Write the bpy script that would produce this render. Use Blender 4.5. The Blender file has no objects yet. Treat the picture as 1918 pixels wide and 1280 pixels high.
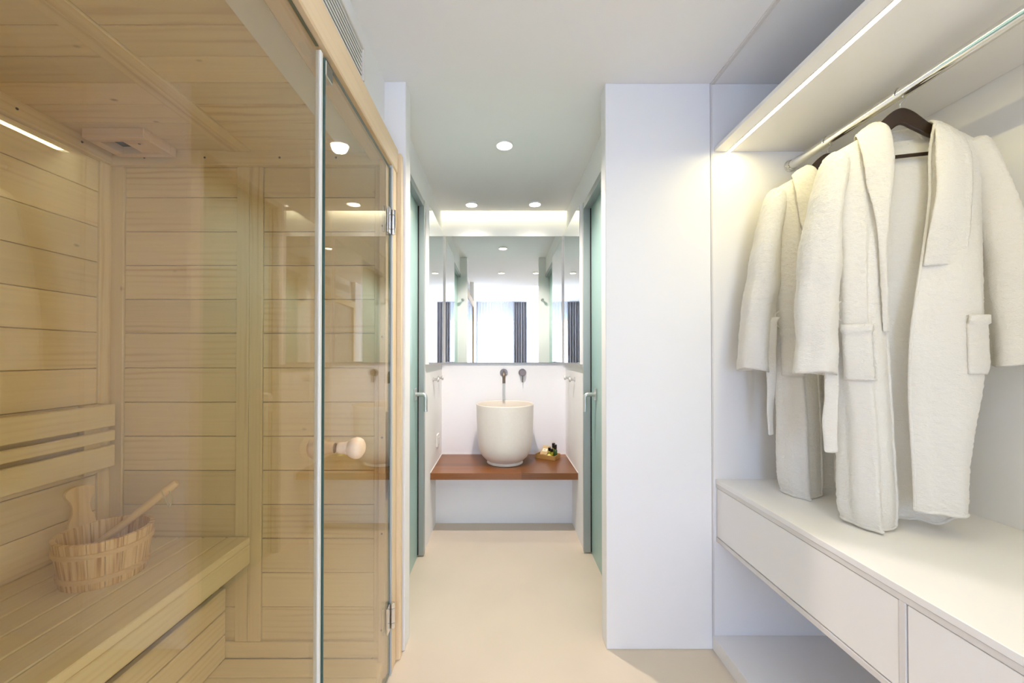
import bpy, bmesh, math, random
from mathutils import Vector, Matrix, noise as mnoise

random.seed(7)
scene = bpy.context.scene
COL = scene.collection
R = math.radians

# ------------------------------------------------------------------ camera
cam_d = bpy.data.cameras.new('camera')
cam = bpy.data.objects.new('camera', cam_d)
COL.objects.link(cam)
scene.camera = cam
cam_d.sensor_width = 36.0
cam_d.sensor_fit = 'HORIZONTAL'
cam_d.lens = 13.70
cam_d.shift_x = 0.0104
cam_d.shift_y = 0.01075
cam_d.clip_start = 0.01
cam.location = (0, 0, 1.228)
cam.rotation_euler = (R(90.5), 0, 0)

# ------------------------------------------------------------------ world, daylight, exposure
world = bpy.data.worlds.new('world')
scene.world = world
world.use_nodes = True
bgn = world.node_tree.nodes['Background']
bgn.inputs[0].default_value = (0.30, 0.56, 1.0, 1)
bgn.inputs[1].default_value = 8.0

vs = scene.view_settings
vs.view_transform = 'Standard'
vs.look = 'None'
vs.gamma = 1.0
vs.use_curve_mapping = False
vs.exposure = 0.0
scene.cycles.caustics_reflective = False
scene.cycles.caustics_refractive = False
scene.cycles.use_light_tree = False
scene.cycles.adaptive_threshold = 0.05
scene.cycles.max_bounces = 7
scene.cycles.diffuse_bounces = 5
scene.cycles.glossy_bounces = 5
scene.cycles.transparent_max_bounces = 12
scene.cycles.sample_clamp_indirect = 6.0


def area_light(name, loc, rot, sx, sy, power, color, spread=180):
    d = bpy.data.lights.new(name, 'AREA')
    d.shape = 'RECTANGLE'
    d.size, d.size_y = sx, sy
    d.energy = power
    d.color = color
    d.spread = R(spread)
    o = bpy.data.objects.new(name, d)
    COL.objects.link(o)
    o.location = loc
    o.rotation_euler = rot
    return o


# daylight coming in through the bedroom window behind the camera
area_light('daylight_window', (0.02, -3.30, 1.25), (R(90), 0, 0), 1.9, 2.3, 125, (0.54, 0.64, 1.0))
area_light('side_fill_light', (2.95, -1.7, 1.35), (0, R(90), 0), 2.0, 1.6, 100, (0.95, 0.84, 0.76))  # soft fill lamp, added out of view to brighten the passage

# ------------------------------------------------------------------ materials
MATS = {}


def srgb(r, g, b):
    def c(v):
        v /= 255.0
        return v / 12.92 if v <= 0.04045 else ((v + 0.055) / 1.055) ** 2.4
    return (c(r), c(g), c(b), 1.0)


class NT:
    def __init__(self, name):
        self.m = bpy.data.materials.new(name)
        self.m.use_nodes = True
        self.t = self.m.node_tree
        self.bsdf = self.t.nodes['Principled BSDF']
        self.out = self.t.nodes['Material Output']
        MATS[name] = self.m

    def n(self, typ, **kw):
        nd = self.t.nodes.new(typ)
        for k, v in kw.items():
            if hasattr(nd, k) and not k.startswith('in_'):
                setattr(nd, k, v)
        return nd

    def l(self, a, b):
        self.t.links.new(a, b)

    def setp(self, **kw):
        for k, v in kw.items():
            self.bsdf.inputs[k.replace('_', ' ')].default_value = v


def simple(name, col, rough=0.5, metal=0.0, bump=0.0, bscale=80, vary=0.0, vscale=3.0, coat=0.0, emis=None, estr=0.0, sheen=0.0, vdet=4):
    t = NT(name)
    t.setp(Base_Color=col, Roughness=rough, Metallic=metal)
    if coat:
        t.bsdf.inputs['Coat Weight'].default_value = coat
    if sheen:
        t.bsdf.inputs['Sheen Weight'].default_value = sheen
    if emis:
        t.m.cycles.emission_sampling = 'NONE'
        t.bsdf.inputs['Emission Color'].default_value = emis
        t.bsdf.inputs['Emission Strength'].default_value = estr
    tc = t.n('ShaderNodeTexCoord')
    if vary:
        nz = t.n('ShaderNodeTexNoise')
        nz.inputs['Scale'].default_value = vscale
        nz.inputs['Detail'].default_value = vdet
        t.l(tc.outputs['Object'], nz.inputs['Vector'])
        rp = t.n('ShaderNodeValToRGB')
        rp.color_ramp.elements[0].position = 0.3
        rp.color_ramp.elements[1].position = 0.7
        rp.color_ramp.elements[0].color = tuple(c * (1 - vary) for c in col[:3]) + (1,)
        rp.color_ramp.elements[1].color = tuple(min(1, c * (1 + vary * .5)) for c in col[:3]) + (1,)
        t.l(nz.outputs['Fac'], rp.inputs['Fac'])
        t.l(rp.outputs['Color'], t.bsdf.inputs['Base Color'])
    if bump:
        nz = t.n('ShaderNodeTexNoise')
        nz.inputs['Scale'].default_value = bscale
        nz.inputs['Detail'].default_value = 3
        t.l(tc.outputs['Object'], nz.inputs['Vector'])
        b = t.n('ShaderNodeBump')
        b.inputs['Strength'].default_value = bump
        b.inputs['Distance'].default_value = 0.002
        t.l(nz.outputs['Fac'], b.inputs['Height'])
        t.l(b.outputs['Normal'], t.bsdf.inputs['Normal'])
    return t.m


def wood(name, light, mid, dark, rough=0.45, ring=16.0, knots=True, tint=0.10, coat=0.0, lo=0.48, hi=0.85):
    t = NT(name)
    tc = t.n('ShaderNodeTexCoord')
    oi = t.n('ShaderNodeObjectInfo')
    off = t.n('ShaderNodeVectorMath', operation='SCALE')
    off.inputs[0].default_value = (9.3, 1.7, 2.9)
    t.l(oi.outputs['Random'], off.inputs['Scale'])
    p = t.n('ShaderNodeVectorMath', operation='ADD')
    t.l(tc.outputs['Object'], p.inputs[0])
    t.l(off.outputs[0], p.inputs[1])
    sc = t.n('ShaderNodeVectorMath', operation='MULTIPLY')
    sc.inputs[1].default_value = (0.13, 1.0, 1.0)
    t.l(p.outputs[0], sc.inputs[0])
    wv = t.n('ShaderNodeTexWave', wave_type='RINGS', rings_direction='X')
    wv.inputs['Scale'].default_value = ring
    wv.inputs['Distortion'].default_value = 3.2
    wv.inputs['Detail'].default_value = 1.0
    wv.inputs['Detail Scale'].default_value = 1.6
    t.l(sc.outputs[0], wv.inputs['Vector'])
    rp = t.n('ShaderNodeValToRGB')
    e = rp.color_ramp.elements
    e[0].position, e[0].color = 0.0, light
    e[1].position, e[1].color = 1.0, dark
    m = e.new(0.72)
    m.color = mid
    t.l(wv.outputs['Fac'], rp.inputs['Fac'])
    # fine fibres along the board
    s2 = t.n('ShaderNodeVectorMath', operation='MULTIPLY')
    s2.inputs[1].default_value = (3.0, 120.0, 120.0)
    t.l(p.outputs[0], s2.inputs[0])
    nz = t.n('ShaderNodeTexNoise')
    nz.inputs['Scale'].default_value = 1.0
    nz.inputs['Detail'].default_value = 2
    t.l(s2.outputs[0], nz.inputs['Vector'])
    # how strongly the rings show changes slowly over the board
    s3 = t.n('ShaderNodeVectorMath', operation='MULTIPLY')
    s3.inputs[1].default_value = (1.3, 9.0, 9.0)
    t.l(p.outputs[0], s3.inputs[0])
    n3 = t.n('ShaderNodeTexNoise')
    n3.inputs['Scale'].default_value = 1.0
    t.l(s3.outputs[0], n3.inputs['Vector'])
    mr = t.n('ShaderNodeMapRange')
    mr.inputs['From Min'].default_value = lo
    mr.inputs['From Max'].default_value = hi
    t.l(n3.outputs['Fac'], mr.inputs['Value'])
    mx = t.n('ShaderNodeMixRGB', blend_type='MIX')
    t.l(mr.outputs['Result'], mx.inputs['Fac'])
    mx.inputs['Color1'].default_value = tuple(light[i] * .7 + mid[i] * .3 for i in range(4))
    t.l(rp.outputs['Color'], mx.inputs['Color2'])
    col = mx.outputs['Color']
    if knots:
        s4 = t.n('ShaderNodeVectorMath', operation='MULTIPLY')
        s4.inputs[1].default_value = (4.0, 7.0, 7.0)
        t.l(p.outputs[0], s4.inputs[0])
        vo = t.n('ShaderNodeTexVoronoi')
        vo.inputs['Scale'].default_value = 1.0
        t.l(s4.outputs[0], vo.inputs['Vector'])
        kr = t.n('ShaderNodeMapRange')
        kr.inputs['From Min'].default_value = 0.055
        kr.inputs['From Max'].default_value = 0.02
        t.l(vo.outputs['Distance'], kr.inputs['Value'])
        kk = t.n('ShaderNodeMath', operation='MULTIPLY')
        kk.inputs[1].default_value = 0.75
        t.l(kr.outputs['Result'], kk.inputs[0])
        m2 = t.n('ShaderNodeMixRGB', blend_type='MIX')
        t.l(kk.outputs[0], m2.inputs['Fac'])
        t.l(col, m2.inputs['Color1'])
        m2.inputs['Color2'].default_value = tuple(dark[i] * 0.55 for i in range(3)) + (1,)
        col = m2.outputs['Color']
    fr = t.n('ShaderNodeMapRange')
    fr.inputs['To Min'].default_value = 0.93
    fr.inputs['To Max'].default_value = 1.06
    t.l(nz.outputs['Fac'], fr.inputs['Value'])
    tr = t.n('ShaderNodeMapRange')
    tr.inputs['To Min'].default_value = 1.0 - tint
    tr.inputs['To Max'].default_value = 1.0 + tint * .5
    t.l(oi.outputs['Random'], tr.inputs['Value'])
    ml = t.n('ShaderNodeMath', operation='MULTIPLY')
    t.l(fr.outputs['Result'], ml.inputs[0])
    t.l(tr.outputs['Result'], ml.inputs[1])
    fin = t.n('ShaderNodeVectorMath', operation='SCALE')
    t.l(col, fin.inputs[0])
    t.l(ml.outputs[0], fin.inputs['Scale'])
    t.l(fin.outputs[0], t.bsdf.inputs['Base Color'])
    t.setp(Roughness=rough)
    if coat:
        t.bsdf.inputs['Coat Weight'].default_value = coat
        t.bsdf.inputs['Coat Roughness'].default_value = 0.15
    b = t.n('ShaderNodeBump')
    b.inputs['Strength'].default_value = 0.12
    b.inputs['Distance'].default_value = 0.001
    t.l(nz.outputs['Fac'], b.inputs['Height'])
    t.l(b.outputs['Normal'], t.bsdf.inputs['Normal'])
    return t.m


def glass_mat(name, tint, f0=0.043):
    """clear architectural pane: transparent body plus fresnel reflection on each face"""
    t = NT(name)
    t.t.nodes.remove(t.bsdf)
    g = t.n('ShaderNodeNewGeometry')
    d = t.n('ShaderNodeVectorMath', operation='DOT_PRODUCT')
    t.l(g.outputs['Normal'], d.inputs[0])
    t.l(g.outputs['Incoming'], d.inputs[1])
    a = t.n('ShaderNodeMath', operation='ABSOLUTE')
    t.l(d.outputs['Value'], a.inputs[0])
    o = t.n('ShaderNodeMath', operation='SUBTRACT')
    o.inputs[0].default_value = 1.0
    t.l(a.outputs[0], o.inputs[1])
    pw = t.n('ShaderNodeMath', operation='POWER')
    t.l(o.outputs[0], pw.inputs[0])
    pw.inputs[1].default_value = 5.0
    ma = t.n('ShaderNodeMath', operation='MULTIPLY_ADD')
    t.l(pw.outputs[0], ma.inputs[0])
    ma.inputs[1].default_value = 1 - f0
    ma.inputs[2].default_value = f0
    tr = t.n('ShaderNodeBsdfTransparent')
    tr.inputs['Color'].default_value = tint
    gl = t.n('ShaderNodeBsdfGlossy')
    gl.inputs['Roughness'].default_value = 0.0
    gl.inputs['Color'].default_value = (1, 1, 1, 1)
    mx = t.n('ShaderNodeMixShader')
    t.l(ma.outputs[0], mx.inputs['Fac'])
    t.l(tr.outputs[0], mx.inputs[1])
    t.l(gl.outputs[0], mx.inputs[2])
    t.l(mx.outputs[0], t.out.inputs['Surface'])
    return t.m


def sheer_mat(name, col, trans):
    t = NT(name)
    t.t.nodes.remove(t.bsdf)
    tr = t.n('ShaderNodeBsdfTransparent')
    tl = t.n('ShaderNodeBsdfTranslucent')
    tl.inputs['Color'].default_value = col
    df = t.n('ShaderNodeBsdfDiffuse')
    df.inputs['Color'].default_value = col
    m1 = t.n('ShaderNodeMixShader')
    m1.inputs['Fac'].default_value = 0.45
    t.l(tl.outputs[0], m1.inputs[1])
    t.l(df.outputs[0], m1.inputs[2])
    m2 = t.n('ShaderNodeMixShader')
    m2.inputs['Fac'].default_value = 1 - trans
    t.l(tr.outputs[0], m2.inputs[1])
    t.l(m1.outputs[0], m2.inputs[2])
    t.l(m2.outputs[0], t.out.inputs['Surface'])
    return t.m


def terry_mat(name, col):
    t = NT(name)
    t.setp(Base_Color=col, Roughness=0.95)
    t.bsdf.inputs['Sheen Weight'].default_value = 0.25
    t.bsdf.inputs['Sheen Roughness'].default_value = 0.6
    tc = t.n('ShaderNodeTexCoord')
    sc = t.n('ShaderNodeVectorMath', operation='MULTIPLY')
    sc.inputs[1].default_value = (1.0, 1.0, 2.2)
    t.l(tc.outputs['Object'], sc.inputs[0])
    n1 = t.n('ShaderNodeTexNoise')
    n1.inputs['Scale'].default_value = 190
    n1.inputs['Detail'].default_value = 2
    n1.inputs['Roughness'].default_value = 0.65
    t.l(sc.outputs[0], n1.inputs['Vector'])
    n2 = t.n('ShaderNodeTexNoise')
    n2.inputs['Scale'].default_value = 45
    n2.inputs['Detail'].default_value = 2
    t.l(sc.outputs[0], n2.inputs['Vector'])
    ad = t.n('ShaderNodeMath', operation='MULTIPLY_ADD')
    t.l(n2.outputs['Fac'], ad.inputs[0])
    ad.inputs[1].default_value = 1.1
    t.l(n1.outputs['Fac'], ad.inputs[2])
    b = t.n('ShaderNodeBump')
    b.inputs['Strength'].default_value = 0.55
    b.inputs['Distance'].default_value = 0.006
    t.l(ad.outputs[0], b.inputs['Height'])
    t.l(b.outputs['Normal'], t.bsdf.inputs['Normal'])
    tl = t.n('ShaderNodeBsdfTranslucent')
    tl.inputs['Color'].default_value = col
    mx = t.n('ShaderNodeMixShader')
    mx.inputs['Fac'].default_value = 0.18
    t.l(t.bsdf.outputs[0], mx.inputs[1])
    t.l(tl.outputs[0], mx.inputs[2])
    t.l(mx.outputs[0], t.out.inputs['Surface'])
    return t.m


simple('plaster', srgb(246, 246, 246), rough=0.75, vary=0.012, vscale=2.5, vdet=0)
simple('ceiling_paint', srgb(246, 245, 244), rough=0.85)
simple('microcement', srgb(222, 208, 188), rough=0.42, vary=0.05, vscale=2.2, vdet=3)
simple('melamine', srgb(244, 242, 239), rough=0.38)
simple('melamine_edge', srgb(226, 222, 218), rough=0.45)
wood('spruce', srgb(243, 224, 178), srgb(237, 212, 158), srgb(210, 172, 112))
wood('spruce_bench', srgb(242, 225, 180), srgb(238, 218, 168), srgb(226, 200, 148), knots=False, tint=0.05, rough=0.30)
wood('spruce_bucket', srgb(238, 210, 154), srgb(224, 186, 122), srgb(186, 138, 88), knots=False, ring=24, rough=0.40, coat=0.15)
wood('spruce_frame', srgb(240, 216, 178), srgb(236, 208, 166), srgb(214, 176, 126), tint=0.03)
wood('birch', srgb(240, 212, 178), srgb(236, 204, 166), srgb(220, 180, 136), knots=False, tint=0.0, rough=0.5)
wood('iroko', srgb(142, 88, 40), srgb(118, 68, 28), srgb(84, 46, 18), knots=False, ring=26, tint=0.30, rough=0.34, coat=0.22)
wood('wenge', srgb(52, 36, 24), srgb(42, 28, 18), srgb(28, 18, 12), knots=False, tint=0.0, rough=0.38)
wood('bamboo', srgb(196, 152, 88), srgb(176, 130, 68), srgb(140, 96, 46), knots=False, ring=60, rough=0.5)
simple('chrome', (0.80, 0.80, 0.80, 1), rough=0.08, metal=1.0)
simple('satin_steel', (0.66, 0.66, 0.65, 1), rough=0.30, metal=1.0)
simple('aluminium', srgb(176, 182, 182), rough=0.42, metal=0.55)
simple('grey_paint', srgb(196, 200, 202), rough=0.5)
simple('bronze', srgb(120, 106, 96), rough=0.32, metal=0.85)
simple('screw_steel', srgb(92, 84, 80), rough=0.4, metal=0.8)
simple('dark_gap', srgb(30, 30, 30), rough=0.8)
simple('black_plastic', srgb(18, 17, 17), rough=0.3)
simple('white_plastic', srgb(236, 234, 230), rough=0.4)
simple('seal', srgb(232, 232, 228), rough=0.4)
simple('glass_edge', srgb(70, 98, 92), rough=0.15)
simple('frosted', srgb(158, 192, 186), rough=0.32, coat=0.15)
simple('solid_surface', srgb(240, 232, 220), rough=0.35, bump=0.02, bscale=300, vary=0.02, vscale=60)
simple('kraft', srgb(206, 178, 128), rough=0.8, vary=0.05, vscale=60)
simple('paper', srgb(246, 240, 214), rough=0.7)
simple('olive_liquid', srgb(150, 144, 30), rough=0.15, coat=0.5)
simple('green_liquid', srgb(52, 84, 34), rough=0.15, coat=0.5)
simple('soap', srgb(222, 214, 96), rough=0.4)
simple('string', srgb(206, 196, 160), rough=0.9)
simple('curtain_grey', srgb(140, 138, 142), rough=0.9)
simple('label_grey', srgb(150, 150, 152), rough=0.8)
simple('lamp_lens', (1, 1, 1, 1), rough=0.5, emis=(1.0, 0.93, 0.82, 1), estr=9)
simple('led_lens', (1, 1, 1, 1), rough=0.5, emis=(1.0, 0.90, 0.58, 1), estr=7)
mt = NT('mirror_silver')
mt.setp(Base_Color=(0.90, 0.93, 0.92, 1), Roughness=0.0, Metallic=1.0)
glass_mat('sauna_glass', (0.962, 0.938, 0.872, 1), f0=0.055)
glass_mat('clear_glass', (0.98, 0.99, 0.985, 1))
sheer_mat('sheer', (0.93, 0.94, 0.96, 1), 0.45)
terry_mat('terry', srgb(251, 247, 238))


def stave_mat(name):
    """pine staves: grain streaks run up the bucket wall"""
    t = NT(name)
    tc = t.n('ShaderNodeTexCoord')
    oi = t.n('ShaderNodeObjectInfo')
    sp_ = t.n('ShaderNodeSeparateXYZ')
    t.l(tc.outputs['Object'], sp_.inputs[0])
    at = t.n('ShaderNodeMath', operation='ARCTAN2')
    t.l(sp_.outputs['Y'], at.inputs[0])
    t.l(sp_.outputs['Z'], at.inputs[1])
    cb = t.n('ShaderNodeCombineXYZ')
    m1 = t.n('ShaderNodeMath', operation='MULTIPLY')
    m1.inputs[1].default_value = 7.0
    t.l(sp_.outputs['X'], m1.inputs[0])
    t.l(m1.outputs[0], cb.inputs['X'])
    m2 = t.n('ShaderNodeMath', operation='MULTIPLY')
    m2.inputs[1].default_value = 15.0
    t.l(at.outputs[0], m2.inputs[0])
    t.l(m2.outputs[0], cb.inputs['Y'])
    m3 = t.n('ShaderNodeMath', operation='MULTIPLY')
    m3.inputs[1].default_value = 40.0
    t.l(oi.outputs['Random'], m3.inputs[0])
    t.l(m3.outputs[0], cb.inputs['Z'])
    nz = t.n('ShaderNodeTexNoise')
    nz.inputs['Scale'].default_value = 1.0
    nz.inputs['Detail'].default_value = 2.5
    nz.inputs['Distortion'].default_value = 0.25
    t.l(cb.outputs[0], nz.inputs['Vector'])
    rp = t.n('ShaderNodeValToRGB')
    e = rp.color_ramp.elements
    e[0].position, e[0].color = 0.40, srgb(240, 212, 154)
    e[1].position, e[1].color = 0.72, srgb(184, 132, 70)
    k_ = e.new(0.54)
    k_.color = srgb(226, 190, 126)
    t.l(nz.outputs['Fac'], rp.inputs['Fac'])
    t.l(rp.outputs['Color'], t.bsdf.inputs['Base Color'])
    t.setp(Roughness=0.4)
    t.bsdf.inputs['Coat Weight'].default_value = 0.2
    return t.m


stave_mat('pine_stave')

# ------------------------------------------------------------------ helpers


def finish(o, label=None, cat=None, group=None, kind=None):
    if label:
        o['label'] = label
    if cat:
        o['category'] = cat
    if group:
        o['group'] = group
    if kind:
        o['kind'] = kind
    return o


def link(name, me, mat=None, parent=None, loc=(0, 0, 0), rot=(0, 0, 0)):
    o = bpy.data.objects.new(name, me)
    COL.objects.link(o)
    if me is not None and mat is not None and len(me.materials) == 0:
        for mm in (mat if isinstance(mat, (list, tuple)) else [mat]):
            me.materials.append(MATS[mm])
    o.location = loc
    o.rotation_euler = rot
    if parent is not None:
        o.parent = parent
        pl = Vector((0, 0, 0))
        q = parent
        while q is not None:
            pl += q.location
            q = q.parent
        o.location = Vector(loc) - pl
    return o


def empty(name, loc, label=None, cat=None, group=None, kind=None, rot=(0, 0, 0)):
    o = bpy.data.objects.new(name, None)
    COL.objects.link(o)
    o.location = loc
    o.rotation_euler = rot
    o.empty_display_size = 0.05
    return finish(o, label, cat, group, kind)


BOXC = {}


def box_mesh(dx, dy, dz, bev, mat, seg=1):
    key = (round(dx, 4), round(dy, 4), round(dz, 4), bev, mat, seg)
    if key in BOXC:
        return BOXC[key]
    bm = bmesh.new()
    bmesh.ops.create_cube(bm, size=1.0)
    for v in bm.verts:
        v.co = Vector((v.co.x * dx, v.co.y * dy, v.co.z * dz))
    if bev:
        bmesh.ops.bevel(bm, geom=bm.edges[:], offset=bev, segments=seg, affect='EDGES', profile=0.5)
    me = bpy.data.meshes.new('box')
    bm.to_mesh(me)
    bm.free()
    me.materials.append(MATS[mat])
    BOXC[key] = me
    return me


def box(name, x0, x1, y0, y1, z0, z1, mat, parent=None, bev=0.0, seg=1):
    me = box_mesh(abs(x1 - x0), abs(y1 - y0), abs(z1 - z0), bev, mat, seg)
    return link(name, me, None, parent, ((x0 + x1) / 2, (y0 + y1) / 2, (z0 + z1) / 2))


def board(name, x0, x1, y0, y1, z0, z1, mat, parent=None, bev=0.0015, axis=None):
    """a timber board whose local X runs along its grain"""
    d = [abs(x1 - x0), abs(y1 - y0), abs(z1 - z0)]
    if axis is None:
        axis = 'XYZ'[d.index(max(d))]
    c = ((x0 + x1) / 2, (y0 + y1) / 2, (z0 + z1) / 2)
    if axis == 'X':
        me, rot = box_mesh(d[0], d[1], d[2], bev, mat), (0, 0, 0)
    elif axis == 'Y':
        me, rot = box_mesh(d[1], d[0], d[2], bev, mat), (0, 0, R(90))
    else:
        me, rot = box_mesh(d[2], d[1], d[0], bev, mat), (0, R(90), 0)
    return link(name, me, None, parent, c, rot)


def mesh_from(verts, faces, smooth=True, name='mesh'):
    me = bpy.data.meshes.new(name)
    me.from_pydata([tuple(v) for v in verts], [], faces)
    me.update()
    if smooth:
        for p in me.polygons:
            p.use_smooth = True
    return me


def merged(parts, smooth=True):
    vs_, fs_ = [], []
    for v, f in parts:
        b = len(vs_)
        vs_ += list(v)
        fs_ += [tuple(i + b for i in q) for q in f]
    return mesh_from(vs_, fs_, smooth)


def lathe_vf(profile, n=48, M=None, cap0=False, cap1=False):
    v, f = [], []
    for r, z in profile:
        for k in range(n):
            a = 2 * math.pi * k / n
            v.append(Vector((r * math.cos(a), r * math.sin(a), z)))
    for i in range(len(profile) - 1):
        for k in range(n):
            a, b = i * n + k, i * n + (k + 1) % n
            f.append((a, b, b + n, a + n))
    if cap0:
        f.append(tuple(range(n - 1, -1, -1)))
    if cap1:
        o = (len(profile) - 1) * n
        f.append(tuple(o + k for k in range(n)))
    if M is not None:
        v = [M @ x for x in v]
    return v, f


def tube_vf(pts, rad, n=12, caps=True):
    pts = [Vector(p) for p in pts]
    rads = rad if isinstance(rad, (list, tuple)) else [rad] * len(pts)
    v, f = [], []
    t0 = (pts[1] - pts[0]).normalized()
    up = Vector((0, 0, 1)) if abs(t0.z) < 0.9 else Vector((1, 0, 0))
    nrm = (up - t0 * up.dot(t0)).normalized()
    for i, p in enumerate(pts):
        if i == 0:
            t = (pts[1] - pts[0]).normalized()
        elif i == len(pts) - 1:
            t = (pts[-1] - pts[-2]).normalized()
        else:
            t = ((pts[i + 1] - p).normalized() + (p - pts[i - 1]).normalized()).normalized()
        nrm = (nrm - t * nrm.dot(t)).normalized()
        bn = t.cross(nrm)
        for k in range(n):
            a = 2 * math.pi * k / n
            v.append(p + (nrm * math.cos(a) + bn * math.sin(a)) * rads[i])
    for i in range(len(pts) - 1):
        for k in range(n):
            a, b = i * n + k, i * n + (k + 1) % n
            f.append((a, b, b + n, a + n))
    if caps:
        f.append(tuple(range(n - 1, -1, -1)))
        o = (len(pts) - 1) * n
        f.append(tuple(o + k for k in range(n)))
    return v, f


def auto_smooth(o, ang=35):
    for p in o.data.polygons:
        p.use_smooth = True
    try:
        o.data.set_sharp_from_angle(angle=R(ang))
    except Exception:
        pass
    return o


def cr(P, t):
    """Catmull-Rom through the list P at parameter t in 0..len-1"""
    n = len(P)
    i = min(int(t), n - 2)
    u = t - i
    p1, p2 = P[i], P[i + 1]
    p0 = P[i - 1] if i > 0 else p1 * 2 - p2
    p3 = P[i + 2] if i + 2 < n else p2 * 2 - p1
    return 0.5 * ((2 * p1) + (p2 - p0) * u + (2 * p0 - 5 * p1 + 4 * p2 - p3) * u * u + (3 * p1 - p0 - 3 * p2 + p3) * u ** 3)


def resample(P, n):
    P = [Vector(p) for p in P]
    return [cr(P, (len(P) - 1) * k / (n - 1)) for k in range(n)]


def grid_vf(rows, close_u=False):
    m, n = len(rows), len(rows[0])
    v = [p for r in rows for p in r]
    f = []
    for i in range(m - 1):
        for j in range(n if close_u else n - 1):
            a, b = i * n + j, i * n + (j + 1) % n
            f.append((a, b, b + n, a + n))
    return v, f


def rotx(a):
    return Matrix.Rotation(a, 4, 'X')


def roty(a):
    return Matrix.Rotation(a, 4, 'Y')


def T(x, y, z):
    return Matrix.Translation((x, y, z))


ST = 'structure'
CEIL = 2.383
XL, XR = -0.482, 0.520          # niche side walls
YB = 3.156                      # niche back wall
YP = 1.640                      # front face of the piers

# ------------------------------------------------------------------ the shell
finish(box('floor', -3.2, 3.2, -3.25, 3.4, -0.08, 0.0, 'microcement'), 'smooth cream microcement floor of the passage', 'floor', kind=ST)
finish(box('ceiling', -1.75, 1.75, -0.16, 3.092, CEIL, CEIL + 0.10, 'ceiling_paint'), 'flat white painted ceiling with round downlights', 'ceiling', kind=ST)
finish(box('ceiling_bedroom', -3.2, 3.2, -3.25, -0.16, 2.52, 2.60, 'ceiling_paint'), 'higher white ceiling of the bedroom seen in the mirror', 'ceiling', kind=ST)
finish(box('ceiling_cove', XL - 0.1, XR + 0.1, 3.092, 3.3, 2.50, 2.56, 'ceiling_paint'), 'lid of the lit ceiling slot above the basin mirror', 'ceiling', kind=ST)
finish(box('wall_back', XL - 0.1, XR + 0.1, YB, YB + 0.1, 0, 2.56, 'plaster'), 'white wall behind the basin and the back mirror', 'wall', kind=ST)
finish(box('wall_low', XL, XR, 2.872, YB, 0, 0.388, 'plaster'), 'boxed white wall under the wooden basin shelf', 'wall', kind=ST)
wl = finish(empty('wall_left', (XL, 2.4, 0)), 'white wall along the left side of the basin niche', 'wall', kind=ST)
box('wall_panel', XL - 0.12, XL, 2.43, YB, 0, 2.56, 'plaster', wl)
box('wall_over_door', XL - 0.12, XL, 1.714, 2.43, 2.188, 2.56, 'plaster', wl)
wr = finish(empty('wall_right', (XR, 2.4, 0)), 'white wall along the right side of the basin niche', 'wall', kind=ST)
box('wall_panel', XR, XR + 0.12, 2.45, YB, 0, 2.56, 'plaster', wr)
box('wall_over_door', XR, XR + 0.12, 1.714, 2.45, 2.188, 2.56, 'plaster', wr)
finish(box('wall_pier_left', -1.75, -0.402, YP - 0.010, 1.714, 0, CEIL, 'plaster', bev=0.002), 'narrow white wall end between sauna post and left frosted door', 'wall', kind=ST)
finish(box('wall_pier_right', 0.440, 0.884, YP, 1.714, 0, CEIL, 'plaster', bev=0.002), 'broad white wall panel between right frosted door and wardrobe', 'wall', kind=ST)
finish(box('wall_behind_wardrobe', 1.575, 1.70, -0.45, 1.75, 0, CEIL, 'plaster'), 'white wall behind the built-in wardrobe', 'wall', kind=ST)
finish(box('wall_closet_end', 0.884, 1.70, 1.662, 1.714, 0, CEIL, 'plaster'), 'white wall behind the far end panel of the wardrobe', 'wall', kind=ST)
wo = finish(empty('wall_over_sauna', (-0.491, 0.6, 2.05)), 'white wall strip above the sauna header with a slatted grille', 'wall', kind=ST)
box('wall_strip', -0.60, -0.491, -0.45, YP - 0.010, 2.0, CEIL, 'plaster', wo)
finish(box('wall_near_left', -1.75, -0.430, -0.45, 0.18, 0, CEIL, 'plaster'), 'white wall end at the near side of the sauna', 'wall', kind=ST)
finish(box('wall_sauna_outer', -1.75, -1.56, 0.18, YP - 0.010, 0, CEIL, 'plaster'), 'outer wall behind the sauna planking', 'wall', kind=ST)
finish(box('light_block_left', -0.80, -0.72, 1.714, 3.2, 0, 2.56, 'plaster'), 'added light-blocking panel behind the left frosted door', 'wall', kind=ST)  # unseen panel, added to stop sky light leaking under the door
finish(box('light_block_right', 0.78, 0.86, 1.714, 3.2, 0, 2.56, 'plaster'), 'added light-blocking panel behind the right frosted door', 'wall', kind=ST)  # matching added panel against the leak at the right door
finish(box('ceiling_gap_block', -3.2, 3.2, -0.159, -0.11, 2.484, 2.60, 'plaster'), 'added strip blocking light between the passage and bedroom ceilings', 'wall', kind=ST)  # added out of view to close a light leak above the passage ceiling
# bedroom, seen in the mirrors
ww = finish(empty('wall_window', (0, -3.1, 0)), 'pale bedroom wall around the curtained window', 'wall', kind=ST)
box('wall_panel', -3.2, -0.92, -3.2, -3.1, 0, 2.52, 'plaster', ww)
box('wall_panel', 0.62, 3.2, -3.2, -3.1, 0, 2.52, 'plaster', ww)
box('wall_panel', -0.92, 0.62, -3.2, -3.1, 2.16, 2.52, 'plaster', ww)
finish(box('wall_bedroom_left', -3.3, -3.2, -3.2, -0.4, 0, 2.52, 'plaster'), 'bedroom wall on the left behind the camera', 'wall', kind=ST)
wbr = finish(empty('wall_bedroom_right', (3.2, -1.7, 0)), 'bedroom wall on the right behind the camera', 'wall', kind=ST)
box('wall_panel', 3.0, 3.1, -3.2, -2.6, 0, 2.52, 'plaster', wbr)
box('wall_panel', 3.0, 3.1, -0.8, -0.4, 0, 2.52, 'plaster', wbr)
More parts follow.
